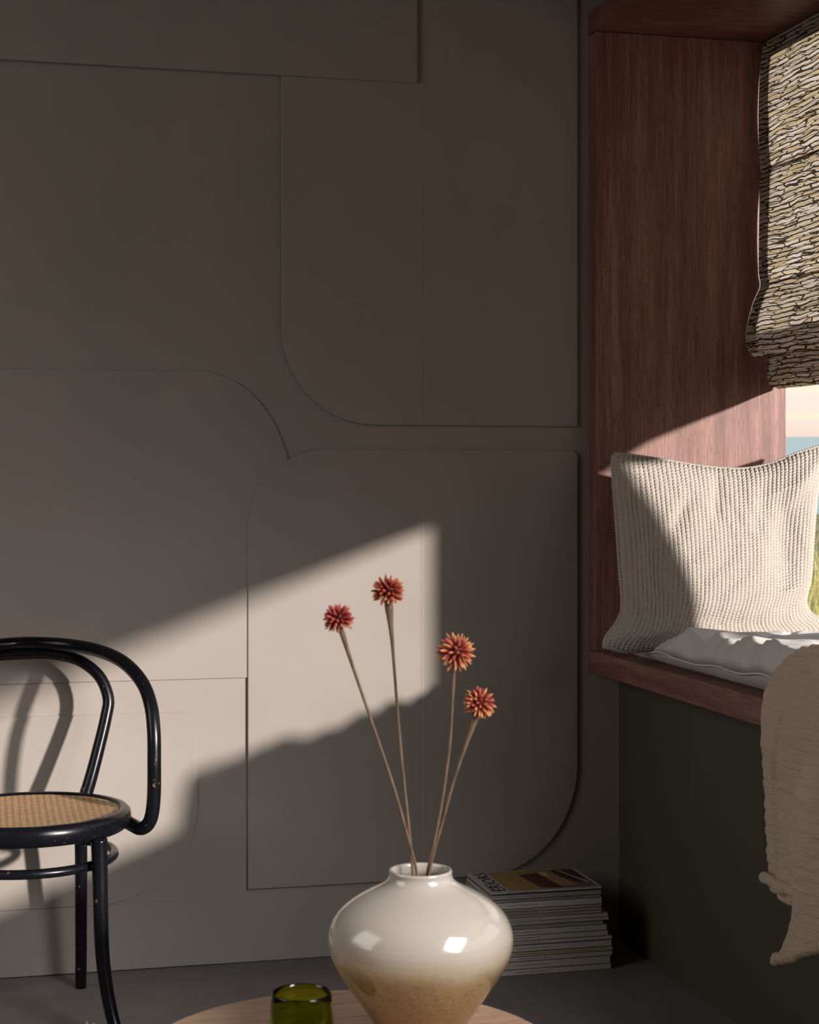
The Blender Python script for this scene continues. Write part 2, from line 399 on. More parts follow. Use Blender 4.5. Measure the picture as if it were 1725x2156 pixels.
M_sand, n, l, b = mat('sand', (0.20, 0.19, 0.11), 0.95, 0.1)
v = coords(n, l); t1 = N(n, 'ShaderNodeTexNoise', Scale=1.2, Detail=6.0); l.new(v, t1.inputs['Vector'])
r = ramp(n, [(0.35, (0.14, 0.15, 0.07)), (0.65, (0.26, 0.23, 0.14))]); l.new(t1.outputs[0], r.inputs[0]); l.new(r.outputs[0], b.inputs['Base Color'])
M_sea, n, l, b = mat('sea_water', (0.30, 0.41, 0.42), 0.5, 0.5)
v = coords(n, l, (0.04, 0.5, 1)); t1 = N(n, 'ShaderNodeTexNoise', Scale=1.0, Detail=5.0); l.new(v, t1.inputs['Vector'])
r = ramp(n, [(0.3, (0.26, 0.37, 0.385)), (0.66, (0.36, 0.46, 0.46)), (0.76, (0.58, 0.62, 0.62))]); l.new(t1.outputs[0], r.inputs[0]); l.new(r.outputs[0], b.inputs['Base Color'])
M_grass, n, l, b = mat('dune_grass', (0.5, 0.42, 0.12), 0.8, 0.2)
v = coords(n, l); t1 = N(n, 'ShaderNodeTexNoise', Scale=1.6, Detail=3.0); l.new(v, t1.inputs['Vector'])
r = ramp(n, [(0.35, (0.30, 0.33, 0.13)), (0.5, (0.52, 0.46, 0.16)), (0.68, (0.72, 0.60, 0.28))]); l.new(t1.outputs[0], r.inputs[0]); l.new(r.outputs[0], b.inputs['Base Color'])

# ------------------------------------------------------------------ room shell
YB, XR = 4.265, 1.61            # back wall, right wall
XF, XO = 1.527, 2.06            # front face of the window box, outer face of the wall
S = 'structure'
tag(box('floor', -2.1, 2.06, -0.9, 4.36, -0.08, 0.0, M_floor), kind=S)
tag(box('ceiling', -2.1, 2.06, -0.9, 4.36, 2.9, 3.0, M_plain), kind=S)
tag(box('wall_front', -2.1, 2.06, -1.0, -0.9, -0.08, 3.0, M_plain), kind=S)
wl_ = empty('wall_left', (-2.0, 1.7, 0), kind=S)
v, f = merge([box_vf(-2.1, -2.0, -1.0, 1.7, -0.08, 3.0), box_vf(-2.1, -2.0, 3.4, 4.4, -0.08, 3.0), box_vf(-2.1, -2.0, 1.7, 3.4, -0.08, 1.0), box_vf(-2.1, -2.0, 1.7, 3.4, 2.7, 3.0)])  # opening added behind the left fill light
obj('wall_surface', v, f, M_plain, wl_)

wr = empty('wall_right', (XR, 2.5, 0), kind=S)
box('board', XR, XO, 3.7985, YB, 0.003, 0.70, M_green, wr, 0.001)
box('board', XR, XO, -0.9, 3.797, 0.0, 0.70, M_green, wr, 0.001)
box('wall_surface', XR, XO, -0.9, YB, 2.413, 2.9, M_wall, wr)
box('wall_surface', XR, XO, -0.9, 0.57, 0.70, 2.413, M_wall, wr)

wb = empty('wall_back', (0, YB, 0), kind=S)
box('wall_surface', -2.1, XO, YB + 0.03, YB + 0.1, -0.08, 3.0, M_plain, wb)
box('board', -2.0, XO, YB, YB + 0.03, 0.0025, 2.9, M_wall, wb)
box('skirting_strip', -2.0, at(452, 2030, Y=YB).x, YB - 0.0025, YB - 0.0005, 0.004, 0.164, M_wall, wb)
def arc(cx, cz, rx, rz, a0, a1, n=24):
    return [(cx + rx * math.cos(math.radians(a0 + (a1 - a0) * i / n)), cz + rz * math.sin(math.radians(a0 + (a1 - a0) * i / n))) for i in range(n + 1)]
def panel(outline, y0, y1, name='panel', b_=0.0025):
    n_ = len(outline)
    V = [(x, y1, z) for x, z in outline] + [(x, y0, z) for x, z in outline]
    F = [tuple(range(n_)), tuple(range(2 * n_ - 1, n_ - 1, -1))]
    for i in range(n_):
        j = (i + 1) % n_
        F.append((i, i + n_, j + n_, j))
    me = obj(name, V, F, M_wall, wb)
    bm = bmesh.new(); bm.from_mesh(me.data); bmesh.ops.recalc_face_normals(bm, faces=bm.faces); bm.to_mesh(me.data); bm.free()
    m = me.modifiers.new('bevel', 'BEVEL'); m.width = b_; m.segments = 3; m.limit_method = 'ANGLE'; m.angle_limit = math.radians(60)
    return me
XE = 1.494
# A: top board, B: right board with a rounded lower left corner, C: left board, D: lower right board, E: low board
panel([(-2.0, 2.206), (1.062, 2.206), (1.062, 2.9), (-2.0, 2.9)], YB - 0.018, YB - 0.006)
B = arc(0.716 + 0.235, 1.338 + 0.245, 0.235, 0.245, 180, 270)
panel(B + [(XE, 1.338), (XE, 2.9), (0.716, 2.9)], YB - 0.008, YB + 0.001)
Cc = [(p.x, p.z) for p in catmull([(0.735, 0, 1.18), (0.733, 0, 1.241), (0.722, 0, 1.285), (0.695, 0, 1.346), (0.654, 0, 1.402), (0.606, 0, 1.440), (0.542, 0, 1.467)], 8)]
panel([(-2.0, 0.708), (0.735, 0.708)] + [(x, z) for x, z in Cc] + [(-2.0, 1.468)], YB - 0.0048, YB + 0.001)
D1 = arc(0.63 + 0.20, 1.276 - 0.20, 0.20, 0.20, 180, 90)
panel([(XE, 1.275 - 0.01)] + arc(XE - 0.25, 0.183 + 0.28, 0.25, 0.28, 0, -90) + [(0.63, 0.183)] + D1 + [(XE - 0.01, 1.275)], YB - 0.0090, YB + 0.001, b_=0.003)
panel([(-2.0, 0.629), (0.476, 0.629)] + arc(0.476, 0.599, 0.03, 0.03, 90, 0, 8) + arc(0.506 - 0.24, 0.165 + 0.24, 0.24, 0.24, 0, -90) + [(-2.0, 0.165)], YB - 0.0045, YB - 0.001, b_=0.002)
# papered joints between wall widths
x = at(452, 100, Y=YB).x
box('seam', x, x + 0.0007, YB - 0.0185, YB - 0.0178, 2.19, 2.9, M_paper, wb)
x = at(889, 1200, Y=YB).x
box('seam', x, x + 0.0006, YB - 0.0084, YB - 0.0078, 1.339, 2.205, M_wall, wb)
box('seam', x, x + 0.0007, YB - 0.0095, YB - 0.0088, 0.185, 1.27, M_paper, wb)

# ------------------------------------------------------------------ window box
w1 = empty('window_1', (XF, 2.4, 0.70), kind=S)
YS = 4.212
box('side_board', XF, XO, YS, YB - 0.003, 0.7575, 2.356, M_mah_v, w1, 0.0015)
box('side_board', XF, XO, 0.57, 0.623, 0.7575, 2.356, M_mah_v, w1, 0.0015)
box('top_board', XF - 0.004, XO, 0.57, YB - 0.003, 2.357, 2.414, M_mah_x, w1, 0.0015)
box('seat_board', XF - 0.002, XO + 0.03, 0.57, YB - 0.003, 0.700, 0.757, M_mah_y, w1, 0.002)
box('sun_blocker_post', XO - 0.01, XO + 0.05, 2.853, 3.19, 0.757, 2.357, M_mah_v, w1, 0.002)  # unseen post added to cut the right edge of the sun patch
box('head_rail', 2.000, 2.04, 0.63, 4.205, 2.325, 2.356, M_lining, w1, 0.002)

# ------------------------------------------------------------------ roman blind
bl = empty('roman_blind', (2.0, 2.8, 2.35), 'roman blind in bark-patterned cream and black fabric, hanging in the wooden window box', 'blind')
Yb1, Yb0 = 4.207, 0.64
prof = [(1.992, 2.345), (1.981, 2.24), (1.979, 2.12), (1.984, 2.03), (1.990, 2.012), (1.982, 1.98), (1.979, 1.86), (1.980, 1.75), (1.984, 1.712), (1.966, 1.67), (1.948, 1.61), (1.942, 1.565), (1.953, 1.535), (1.975, 1.522), (1.992, 1.535)]
prof2 = [(1.992, 1.60), (2.000, 1.52), (1.998, 1.475), (2.005, 1.450), (2.024, 1.442), (2.036, 1.455), (2.036, 1.60)]
def blind_sheet(pr, y0, y1, ny, off=0.0, wr_=1.0):
    P = catmull([(x_, 0, z_) for x_, z_ in pr], 9)
    V = []
    for j, p in enumerate(P):
        for i in range(ny):
            y = y0 + (y1 - y0) * i / (ny - 1)
            nn = noise.noise(Vector((y * 5.0, p.z * 4.0, 1.3))) * 0.006 + noise.noise(Vector((y * 13.0 + p.z * 9, p.z * 6.0, 7.3))) * 0.003
            edge = min(1.0, (y1 - y) / 0.05) if y1 > 4 else 1
            dy = 0.004 * noise.noise(Vector((p.z * 9, 0.2, 5.5)))
            sag = -0.038 * math.exp(-((y - 3.46) / 0.14) ** 2) * max(0, min(1, (1.56 - p.z) / 0.1))  # out-of-view dip added so the fold blocks a stray sliver of sun
            V.append((p.x + nn * wr_ * (0.3 + 0.7 * edge) + off, y + dy, p.z + sag + 0.004 * noise.noise(Vector((y * 4, p.z * 3, 2.2)))))
    return V, grid_faces(ny, len(P))
v, f = blind_sheet(prof, Yb0, Yb1, 170); o = obj('upper_fabric', v, f, M_blind, bl, True)
v, f = blind_sheet(prof2, Yb0, Yb1 - 0.012, 120); o = obj('lower_fold', v, f, M_blind_op, bl, True)
m = o.modifiers.new('solid', 'SOLIDIFY'); m.thickness = 0.0015
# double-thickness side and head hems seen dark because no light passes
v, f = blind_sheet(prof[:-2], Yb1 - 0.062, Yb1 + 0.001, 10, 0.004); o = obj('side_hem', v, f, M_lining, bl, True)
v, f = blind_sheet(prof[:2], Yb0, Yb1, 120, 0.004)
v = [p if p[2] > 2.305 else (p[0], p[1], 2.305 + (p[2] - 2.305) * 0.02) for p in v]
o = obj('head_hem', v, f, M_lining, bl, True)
v, f = tube([Vector((1.989, Yb0, 2.010)), Vector((1.989, Yb1 - 0.002, 2.010))], 0.003, 8); obj('batten', v, f, M_blind_op, bl, True)
v, f = tube([Vector((1.986, Yb0, 1.712)), Vector((1.986, Yb1 - 0.002, 1.712))], 0.003, 8); obj('batten', v, f, M_blind_op, bl, True)

# ------------------------------------------------------------------ knitted cushion
def coons(top, bot, lef, rig, nu, nv):
    def samp(c, t):
        c = np.array(c); d = np.r_[0, np.cumsum(np.linalg.norm(np.diff(c, axis=0), axis=1))]; d /= d[-1]
        return np.stack([np.interp(t, d, c[:, k]) for k in range(2)], -1)
    u = np.linspace(0, 1, nu); w = np.linspace(0, 1, nv)
    T = samp(top, u)[None]; Bm = samp(bot, u)[None]; L = samp(lef, w)[:, None]; R = samp(rig, w)[:, None]
    U = u[None, :, None]; Wv = w[:, None, None]
    return (1 - Wv) * Bm + Wv * T + (1 - U) * L + U * R - ((1 - U) * (1 - Wv) * L[:1] + U * (1 - Wv) * R[:1] + (1 - U) * Wv * L[-1:] + U * Wv * R[-1:])
def cat2(pts, n_=10): return [(p.x, p.y) for p in catmull([(a, b_, 0) for a, b_ in pts], n_)]
def pillow():
    top = cat2([(1296, 956), (1340, 961), (1400, 970), (1480, 983), (1560, 988), (1620, 978), (1680, 955), (1728, 940), (1744, 934)])
    bot = cat2([(1272, 1362), (1330, 1372), (1420, 1360), (1520, 1352), (1620, 1347), (1700, 1340), (1752, 1326)])
    lef = cat2([(1272, 1362), (1277, 1342), (1300, 1310), (1311, 1275), (1306, 1200), (1299, 1100), (1293, 1020), (1290, 970), (1296, 956)])
    rig = cat2([(1752, 1326), (1735, 1308), (1706, 1290), (1696, 1262), (1705, 1220), (1710, 1150), (1716, 1070), (1726, 1000), (1744, 934)])
    nu, nv = 500, 470
    Q = coons(top, bot, lef, rig, nu, nv)
    u = np.linspace(0, 1, nu)[None]; w = np.linspace(0, 1, nv)[:, None]
    Yc = 3.885 + (4.055 - 3.885) * w + 0 * u
    U, Wv = u + 0 * w, w + 0 * u
    k = 4 * U * (1 - U); g = 4 * Wv * (1 - Wv)
    th = 0.088 * np.clip(k, 0, 1) ** 0.50 * np.clip(g, 0, 1) ** 0.5
    th *= 1 - 0.25 * np.exp(-((U - 0.5) ** 2) / 0.02) * np.clip(Wv * 1.5 - 0.6, 0, 1)
    # creases running down from the upper left and from the right corner
    def crease(u0, w0, u1, w1, wd, am):
        du, dw = u1 - u0, w1 - w0; L2 = du * du + dw * dw
        t = np.clip(((U - u0) * du + (Wv - w0) * dw) / L2, 0, 1)
        d = np.hypot(U - u0 - t * du, Wv - w0 - t * dw)
        return am * np.exp(-(d / wd) ** 2) * np.sin(PI * np.clip(t, 0.02, 0.98)) ** 0.6
    dd = crease(0.10, 0.72, 0.22, 0.20, 0.05, -0.014) + crease(0.10, 0.90, 0.05, 0.66, 0.03, -0.010) + crease(0.33, 0.84, 0.22, 0.62, 0.03, -0.007)
    dd += crease(0.47, 0.98, 0.44, 0.70, 0.03, -0.008) + crease(0.99, 0.96, 0.78, 0.72, 0.06, 0.012) + crease(0.70, 0.95, 0.64, 0.60, 0.05, -0.008)
    dd += crease(0.0, 0.06, 0.25, 0.16, 0.05, 0.012) + crease(0.16, 0.2, 0.95, 0.10, 0.06, -0.008) + crease(0.78, 0.85, 0.84, 0.30, 0.10, -0.034) + crease(0.12, 0.55, 0.16, 0.2, 0.08, -0.016)
    th = th + dd * np.clip(k, 0, 1) ** 0.3
    ribs = 49.0
    rr = U * ribs + 0.25 * np.sin(Wv * 9 + U * 5) * 0.3
    fr = rr - np.floor(rr) - 0.5
    par = np.random.rand(80)[np.floor(rr).astype(int) % 80] * 2 + 0.10 * np.sin(Wv * 37 + np.floor(rr) * 2.1)
    prof_ = np.sqrt(np.clip(1 - (2.05 * fr) ** 2, 0, 1))
    st = 0.5 + 0.5 * np.cos(2 * PI * (Wv * 62 + 0.5 * par + 0.9 * np.abs(fr)))
    h = 0.0050 * prof_ * (0.58 + 0.42 * st) - 0.0018
    rn = np.random.rand(nv, nu); h = h + 0.0014 * (rn - 0.5)
    # grade height to the surface normal: mostly -Y with sideways part at the edges
    a, b_, c_ = [], [], []
    X_ = np.empty((nv, nu)); Y_ = np.empty((nv, nu)); Z_ = np.empty((nv, nu))
    px, py = Q[..., 0], Q[..., 1]
    uu = px - CXP
    s = Yc / (F_PX * CS - uu * SN)
    X_ = (F_PX * SN + uu * CS) * s; Z_ = EYE + (HORIZ - py) * s
    Yf = Yc - th
    P = np.stack([X_, Yf, Z_], -1)
    du = np.gradient(P, axis=1); dv = np.gradient(P, axis=0)
    nn = np.cross(du, dv); nn /= np.linalg.norm(nn, axis=-1, keepdims=True) + 1e-9
    nn *= -np.sign(nn[..., 1:2] + 1e-9)
    Pf = P + nn * h[..., None]
    st_ = 4
    ui = sorted(set(list(range(0, nu, st_)) + [nu - 1])); vi = sorted(set(list(range(0, nv, st_)) + [nv - 1]))
    Pb = np.stack([X_, Yc + 0.8 * th, Z_], -1)[np.ix_(vi, ui)]
    V = Pf.reshape(-1, 3).tolist(); n0 = len(V); V += Pb.reshape(-1, 3).tolist()
    F = grid_faces(nu, nv) + grid_faces(len(ui), len(vi), n0, True)
    # solid round seam strip closes front to back
    return V, F, P
v, f, Pp = pillow()
pw = empty('cushion', at(1500, 1350, Y=4.0), 'cream chunky rib-knit square cushion leaning on the reddish wooden side board', 'cushion')
obj('cover', v, f, M_knit, pw, True)
edge = [Vector(Pp[0, i]) for i in range(0, 500, 6)] + [Vector(Pp[j, 499]) for j in range(0, 470, 6)] + [Vector(Pp[469, i]) for i in range(499, 0, -6)] + [Vector(Pp[j, 0]) for j in range(469, 0, -6)]
EP = []
for i, p in enumerate(edge):
    if not EP or (p - EP[-1]).length > 0.003: EP.append(p)
nE = len(EP)
PP = []
for i in range(nE):
    for k in range(3):
        PP.append(EP[i].lerp(EP[(i + 1) % nE], k / 3))
v, f = tube(PP, [0.0052 + 0.0013 * math.sin(i * 1.9) for i in range(len(PP))], 8, closed=True)
obj('seam', v, f, M_knit, pw, True)

# ------------------------------------------------------------------ tufted bench pad
def pad():
    nu, nv = 120, 420     # across X, along Y
    V = []
    x0, x1, y0, y1 = 1.548, 2.035, 2.985, 4.150
    def hgt(y):           # thickness of the pad along the bench
        return 0.108 - 0.058 * max(0, min(1, (y - 3.50) / 0.42)) ** 1.3
    tufts = [(1.80, yy) for yy in (3.92, 3.66, 3.40, 3.14)] + [(1.68, yy) for yy in (3.80, 3.53, 3.27)] + [(1.93, yy) for yy in (3.80, 3.53, 3.27)]
    top = []; bot = []
    for j in range(nv):
        t = j / (nv - 1); y = y0 + (y1 - y0) * t
        for i in range(nu):
            s = i / (nu - 1)
            cx = 4 * s * (1 - s); cy = 4 * t * (1 - t)
            puck = 0.006 * noise.noise(Vector((y * 9, 3.1, 0))) + 0.003 * noise.noise(Vector((y * 31, 1.1, 0)))
            ey = (y1 - y) / 0.13
            xin = 0.016 * (1 - min(1, ey)) ** 2
            x = x0 + puck + xin * 0.3 + (x1 - x0 - 2 * puck) * s
            edge_ = min(1.0, cx * 4.5) ** 0.5 * min(1.0, cy * 9) ** 0.5
            h = hgt(y)
            sz = 0.034 + 0.016 * noise.noise(Vector((y * 7, 6.6, 0))) * min(1, ey)
            z = sz + (h - sz) * edge_
            for tx, ty in tufts:
                d = math.hypot(x - tx, (y - ty))
                if d < 0.15: z -= 0.020 * math.exp(-(d / 0.030) ** 2) + 0.007 * math.exp(-(d / 0.08) ** 2) * (0.5 + 0.5 * math.cos(6 * math.atan2(y - ty, x - tx)))
            # pulled folds near the front edge
            wfr = math.exp(-((x - x0) / 0.13) ** 2)
            z += wfr * min(1, edge_ * 1.6) * (0.040 * noise.noise(Vector((y * 13.0 + x * 6, x * 3.5, 4.4))) - 0.018 * abs(noise.noise(Vector((y * 26 + x * 16, x * 5, 9.4)))))
            z += edge_ * 0.0060 * noise.noise(Vector((y * 22 + x * 14, x * 9, 8.4))) + edge_ * 0.018 * noise.noise(Vector((y * 5, x * 5, 1.4)))
            top.append((x - 0.010 * (1 - s) ** 8 * 0, y, 0.757 + max(z, sz if i == 0 else 0.02)))
            zb = (sz - 0.001) * (1 - min(1, cx * 3.2) ** 0.8 * min(1.0, cy * 9) ** 0.5) + 0.008 * wfr * cx * abs(noise.noise(Vector((y * 14, 0, 2))))
            bot.append((x + 0.0 * s, y, 0.7575 + max(0.0, zb)))
    F = grid_faces(nu, nv) + grid_faces(nu, nv, nu * nv, True)
    def rim(a, b_): F.append((a, b_, b_ + nu * nv, a + nu * nv))
    for j in range(nv - 1):
        rim((j + 1) * nu, j * nu); rim(j * nu + nu - 1, (j + 1) * nu + nu - 1)
    for i in range(nu - 1):
        rim(i, i + 1); rim((nv - 1) * nu + i + 1, (nv - 1) * nu + i)
    front = [Vector(top[j * nu]) + Vector((-0.001, 0, 0)) for j in range(nv)]
    return top + bot, F, front, [Vector((a[0], a[1], 0)) for a in tufts]
v, f, fr_, tf = pad()
pd = empty('seat_pad', (1.79, 3.5, 0.757), 'pale grey tufted canvas seat pad lying on the reddish wooden window bench', 'seat pad')
obj('pad_cover', v, f, M_pad, pd, True)
v, f = tube(fr_[::3], 0.0024, 8); obj('piping', v, f, M_pad, pd, True)

# ------------------------------------------------------------------ muslin throw
def throw():
    tw = empty('throw', (1.52, 2.95, 0.78), 'beige crinkled muslin throw draped over the bench pad and its front edge', 'throw')
    # left edge as a function of the distance s down the drape
    crest = [(1.74, 0.868), (1.69, 0.882), (1.62, 0.888), (1.57, 0.885), (1.525, 0.872), (1.503, 0.838), (1.495, 0.785), (1.493, 0.718), (1.496, 0.62), (1.500, 0.52), (1.503, 0.45), (1.504, 0.415)]
    yl = [2.98, 2.99, 3.01, 3.035, 3.062, 3.105, 3.15, 3.168, 3.174, 3.180, 3.182, 3.178]
    P = catmull([(c[0], y_, c[1]) for c, y_ in zip(crest, yl)], 14)
    def sheet(P, yr, ny, xo, fold, seed, out=0.0):
        V = []
        for j, p in enumerate(P):
            t = j / (len(P) - 1)
            for i in range(ny):
                s = i / (ny - 1); y = p.y + (yr - p.y) * s
                hang = max(0, min(1, (0.87 - p.z) / 0.25))
                wv_ = fold * hang * (math.sin((y - 2.6) * 26 + seed + 1.2 * t) * 0.6 + noise.noise(Vector((y * 9, p.z * 1.5, seed))))
                cr_ = 0.0042 * noise.noise(Vector((y * 16, p.z * 75 + p.x * 30, seed + 3))) + 0.0013 * noise.noise(Vector((y * 50, p.z * 120 + p.x * 50, seed + 5)))
                lat = 0.0025 * noise.noise(Vector((0.3, p.z * 40 + p.x * 20, seed)))
                wv_ += 0.008 * math.exp(-((p.y - y - 0.085 - 0.02 * math.sin(p.z * 9)) / 0.006) ** 2) + 0.005 * math.exp(-((p.y - y - 0.100 - 0.025 * math.sin(p.z * 7)) / 0.005) ** 2)
                nx = -(0.25 + 0.75 * hang)
                V.append((p.x + xo + (wv_ + cr_) * nx - out * hang, y + lat * (1 - s), p.z + (cr_ + 0.0) * (1 - hang)))
        return V, grid_faces(ny, len(P))
    v, f = sheet(P, 2.80, 110, 0.0, 0.010, 1.0)
    o = obj('back_layer', v, f, M_throw, tw, True)
    m = o.modifiers.new('solid', 'SOLIDIFY'); m.thickness = 0.004; m.offset = 1
    # rolled hems under the back layer
    for dz, dx, yo, rr in ((-0.008, -0.002, -0.004, 0.0115), (-0.024, 0.010, -0.022, 0.0085), (-0.036, 0.014, -0.045, 0.0075)):
        pth = [Vector((1.502 + dx, 3.178 + yo - 0.02 * k, 0.418 + dz + 0.002 * math.sin(k * 1.3 + dz * 99) + (0.004 if k == 0 else 0))) for k in range(24)]
        v, f = tube(catmull(pth, 3), lambda t, r0=rr: r0 * min(1, (t * 30 + 0.35)) * (1 + 0.10 * math.sin(t * 70)), 12)
        obj('hem', v, f, M_throw, tw, True)
    # stitched vertical ridge
    rp = [Vector((1.4885 if p.z < 0.86 else p.x - 0.006, p.y - 0.085 - 0.02 * math.sin(p.z * 9), p.z + (0.003 if p.z > 0.86 else 0))) for p in P[40:]]
    # front layer: a corner hanging to a point
    L = [(1.56, 2.82, 0.893), (1.49, 2.835, 0.86), (1.475, 2.85, 0.78), (1.47, 2.875, 0.70), (1.466, 2.925, 0.60), (1.462, 2.958, 0.52), (1.462, 2.975, 0.46), (1.463, 2.975, 0.40), (1.464, 3.000, 0.345), (1.466, 3.016, 0.318)]
    PL = catmull(L, 10)
    V = []; ny = 110
    for j, p in enumerate(PL):
        t = j / (len(PL) - 1)
        for i in range(ny):
            s = i / (ny - 1); y = p.y + (2.78 - p.y) * s
            zend = 0.262 + 0.42 * (3.01 - y)               # slanting lower edge
            z = 0.893 + (p.z - 0.893) * 1.0
            z = 0.893 - (0.893 - p.z) * ((0.893 - zend) / (0.893 - 0.285)) if t > 0 else p.z
            hang = max(0, min(1, (0.87 - z) / 0.25))
            wv_ = 0.017 * hang * (math.sin((y - 2.6) * 44 + 0.8) * 0.5 + noise.noise(Vector((y * 11, z * 2.0, 9))))
            cr_ = 0.0042 * noise.noise(Vector((y * 16, z * 70, 3))) + 0.0013 * noise.noise(Vector((y * 50, z * 110, 5)))
            V.append((p.x - 0.018 * hang - (wv_ + cr_) + 0.010 * math.exp(-s * 30) * hang, y, z + cr_ * (1 - hang)))
    o = obj('front_layer', V, grid_faces(ny, len(PL)), M_throw, tw, True)
    m = o.modifiers.new('solid', 'SOLIDIFY'); m.thickness = 0.004; m.offset = 1
    lastrow = [Vector(V[(len(PL) - 1) * ny + i]) for i in range(0, ny, 2)]
    lastrow = [p + Vector((0, 0.0, -0.004)) for p in lastrow]
    lastrow.insert(0, lastrow[0] + Vector((-0.002, 0.012, -0.010)))
    pth = catmull(lastrow, 3); npt = len(pth)
    v, f = tube(pth, [0.0125 * min(1, 0.45 + i / 9) * (1 + 0.13 * math.sin(i * 0.9) + 0.08 * math.sin(i * 0.37)) for i in range(npt)], 14)
    obj('hem', v, f, M_throw, tw, True)
    return tw
throw()

# ------------------------------------------------------------------ bentwood chair
CX_, CY_ = 0.09, 3.90
ch = empty('bentwood_armchair', (CX_, CY_, 0), 'black bentwood armchair with round woven cane seat, standing by the back wall', 'chair')
def W_(dx, dy, z): return Vector((CX_ + dx, CY_ + dy, z))
SZ = 0.475
rim = [(0.196, SZ - 0.043), (0.212, SZ - 0.044), (0.220, SZ - 0.038), (0.225, SZ - 0.022), (0.223, SZ - 0.008), (0.216, SZ - 0.001), (0.206, SZ), (0.199, SZ - 0.003), (0.196, SZ - 0.012)]
v, f = lathe(rim, CX_, CY_, 96, False)
ns = 96; f += [((len(rim) - 1) * ns + k, (len(rim) - 1) * ns + (k + 1) % ns, (k + 1) % ns, k) for k in range(ns)]
o = obj('seat_rim', v, f, M_black, ch, True)
V, F = [], []
rad_ = [0.0, 0.05, 0.10, 0.15, 0.185, 0.200]
for r_ in rad_:
    for k in range(72):
        V.append((CX_ + r_ * math.cos(2 * PI * k / 72), CY_ + r_ * math.sin(2 * PI * k / 72), SZ - 0.005 - 0.006 * (1 - (r_ / 0.2) ** 2)))
for i in range(len(rad_) - 1):
    for k in range(72):
        F.append((i * 72 + k, i * 72 + (k + 1) % 72, (i + 1) * 72 + (k + 1) % 72, (i + 1) * 72 + k))
obj('cane_seat', V, F, M_cane, ch, True)['label'] = 'woven golden cane seat panel'
# outer hoop: arm post, arm, back, in one bend
H = [(0.196, 0.012, 0.449), (0.222, -0.030, 0.436), (0.243, -0.062, 0.432), (0.260, -0.078, 0.452), (0.267, -0.085, 0.50), (0.268, -0.085, 0.58), (0.268, -0.075, 0.65), (0.263, -0.05, 0.705), (0.248, 0.0, 0.748), (0.215, 0.08, 0.783), (0.165, 0.16, 0.803), (0.10, 0.225, 0.812), (0.04, 0.252, 0.815), (0, 0.256, 0.816)]
HH = H + [(-a, b_, c) for a, b_, c in H[:-1][::-1]]
v, f = tube(catmull([W_(*p) for p in HH], 10), 0.0152, 18); obj('arm_hoop', v, f, M_black, ch, True)
# inner back hoop from the rear of the seat
I = [(0.126, 0.182, 0.44), (0.146, 0.192, 0.50), (0.166, 0.207, 0.57), (0.184, 0.222, 0.64), (0.190, 0.232, 0.685), (0.170, 0.244, 0.735), (0.125, 0.252, 0.772), (0.07, 0.255, 0.787), (0, 0.256, 0.7905)]
II = I + [(-a, b_, c) for a, b_, c in I[:-1][::-1]]
v, f = tube(catmull([W_(*p) for p in II], 10), lambda t: 0.0136 + 0.0025 * (abs(2 * t - 1)) ** 3, 18); obj('back_hoop', v, f, M_black, ch, True)
for sx_ in (1, -1):
    pth = catmull([W_(sx_ * 0.144, -0.160, 0.4335), W_(sx_ * 0.145, -0.162, 0.38), W_(sx_ * 0.147, -0.165, 0.28), W_(sx_ * 0.150, -0.168, 0.20), W_(sx_ * 0.157, -0.176, 0.13), W_(sx_ * 0.170, -0.19, 0.06), W_(sx_ * 0.188, -0.21, 0.0)], 8)
    v, f = tube(pth, lambda t: 0.0178 - 0.0048 * t, 18); obj('leg', v, f, M_black, ch, True)
    pth = catmull([W_(sx_ * 0.122, 0.182, 0.4335), W_(sx_ * 0.125, 0.20, 0.34), W_(sx_ * 0.126, 0.218, 0.20), W_(sx_ * 0.127, 0.236, 0.08), W_(sx_ * 0.127, 0.250, 0.0)], 8)
    v, f = tube(pth, lambda t: 0.0152 - 0.002 * t, 18); obj('leg', v, f, M_black, ch, True)
ring = [W_(0.187 * math.cos(2 * PI * k / 64), 0.187 * math.sin(2 * PI * k / 64), 0.371) for k in range(64)]
v, f = tube(ring, 0.0105, 14, closed=True); obj('stretcher_ring', v, f, M_black, ch, True)
v, f = tube([W_(0.10, 0.14, 0.425), W_(0.10, 0.125, 0.425)], 0.004, 10); obj('screw', v, f, mat('brass', (0.5, 0.33, 0.12), 0.35, 0.5, 0.9)[0], ch, True)

# ------------------------------------------------------------------ side table
TX, TY, TR, TZ = 0.493, 2.365, 0.2965, 0.400
tb = empty('round_table', (TX, TY, 0), 'round light oak side table carrying the vase and the green glass', 'table')
prt = [(0.01, TZ - 0.022), (TR - 0.008, TZ - 0.022), (TR - 0.002, TZ - 0.018), (TR, TZ - 0.010), (TR, TZ - 0.004), (TR - 0.003, TZ), (0.01, TZ)]
v, f = lathe(prt, TX, TY, 128); obj('tabletop', v, f, M_oak, tb)
for k in range(3):
    g = 2 * PI * k / 3 + 0.5
    v, f = tube([Vector((TX + 0.20 * math.cos(g), TY + 0.20 * math.sin(g), TZ - 0.02)), Vector((TX + 0.245 * math.cos(g), TY + 0.245 * math.sin(g), 0.0))], lambda t: 0.018 - 0.006 * t, 14)
    obj('leg', v, f, M_oak, tb, True)

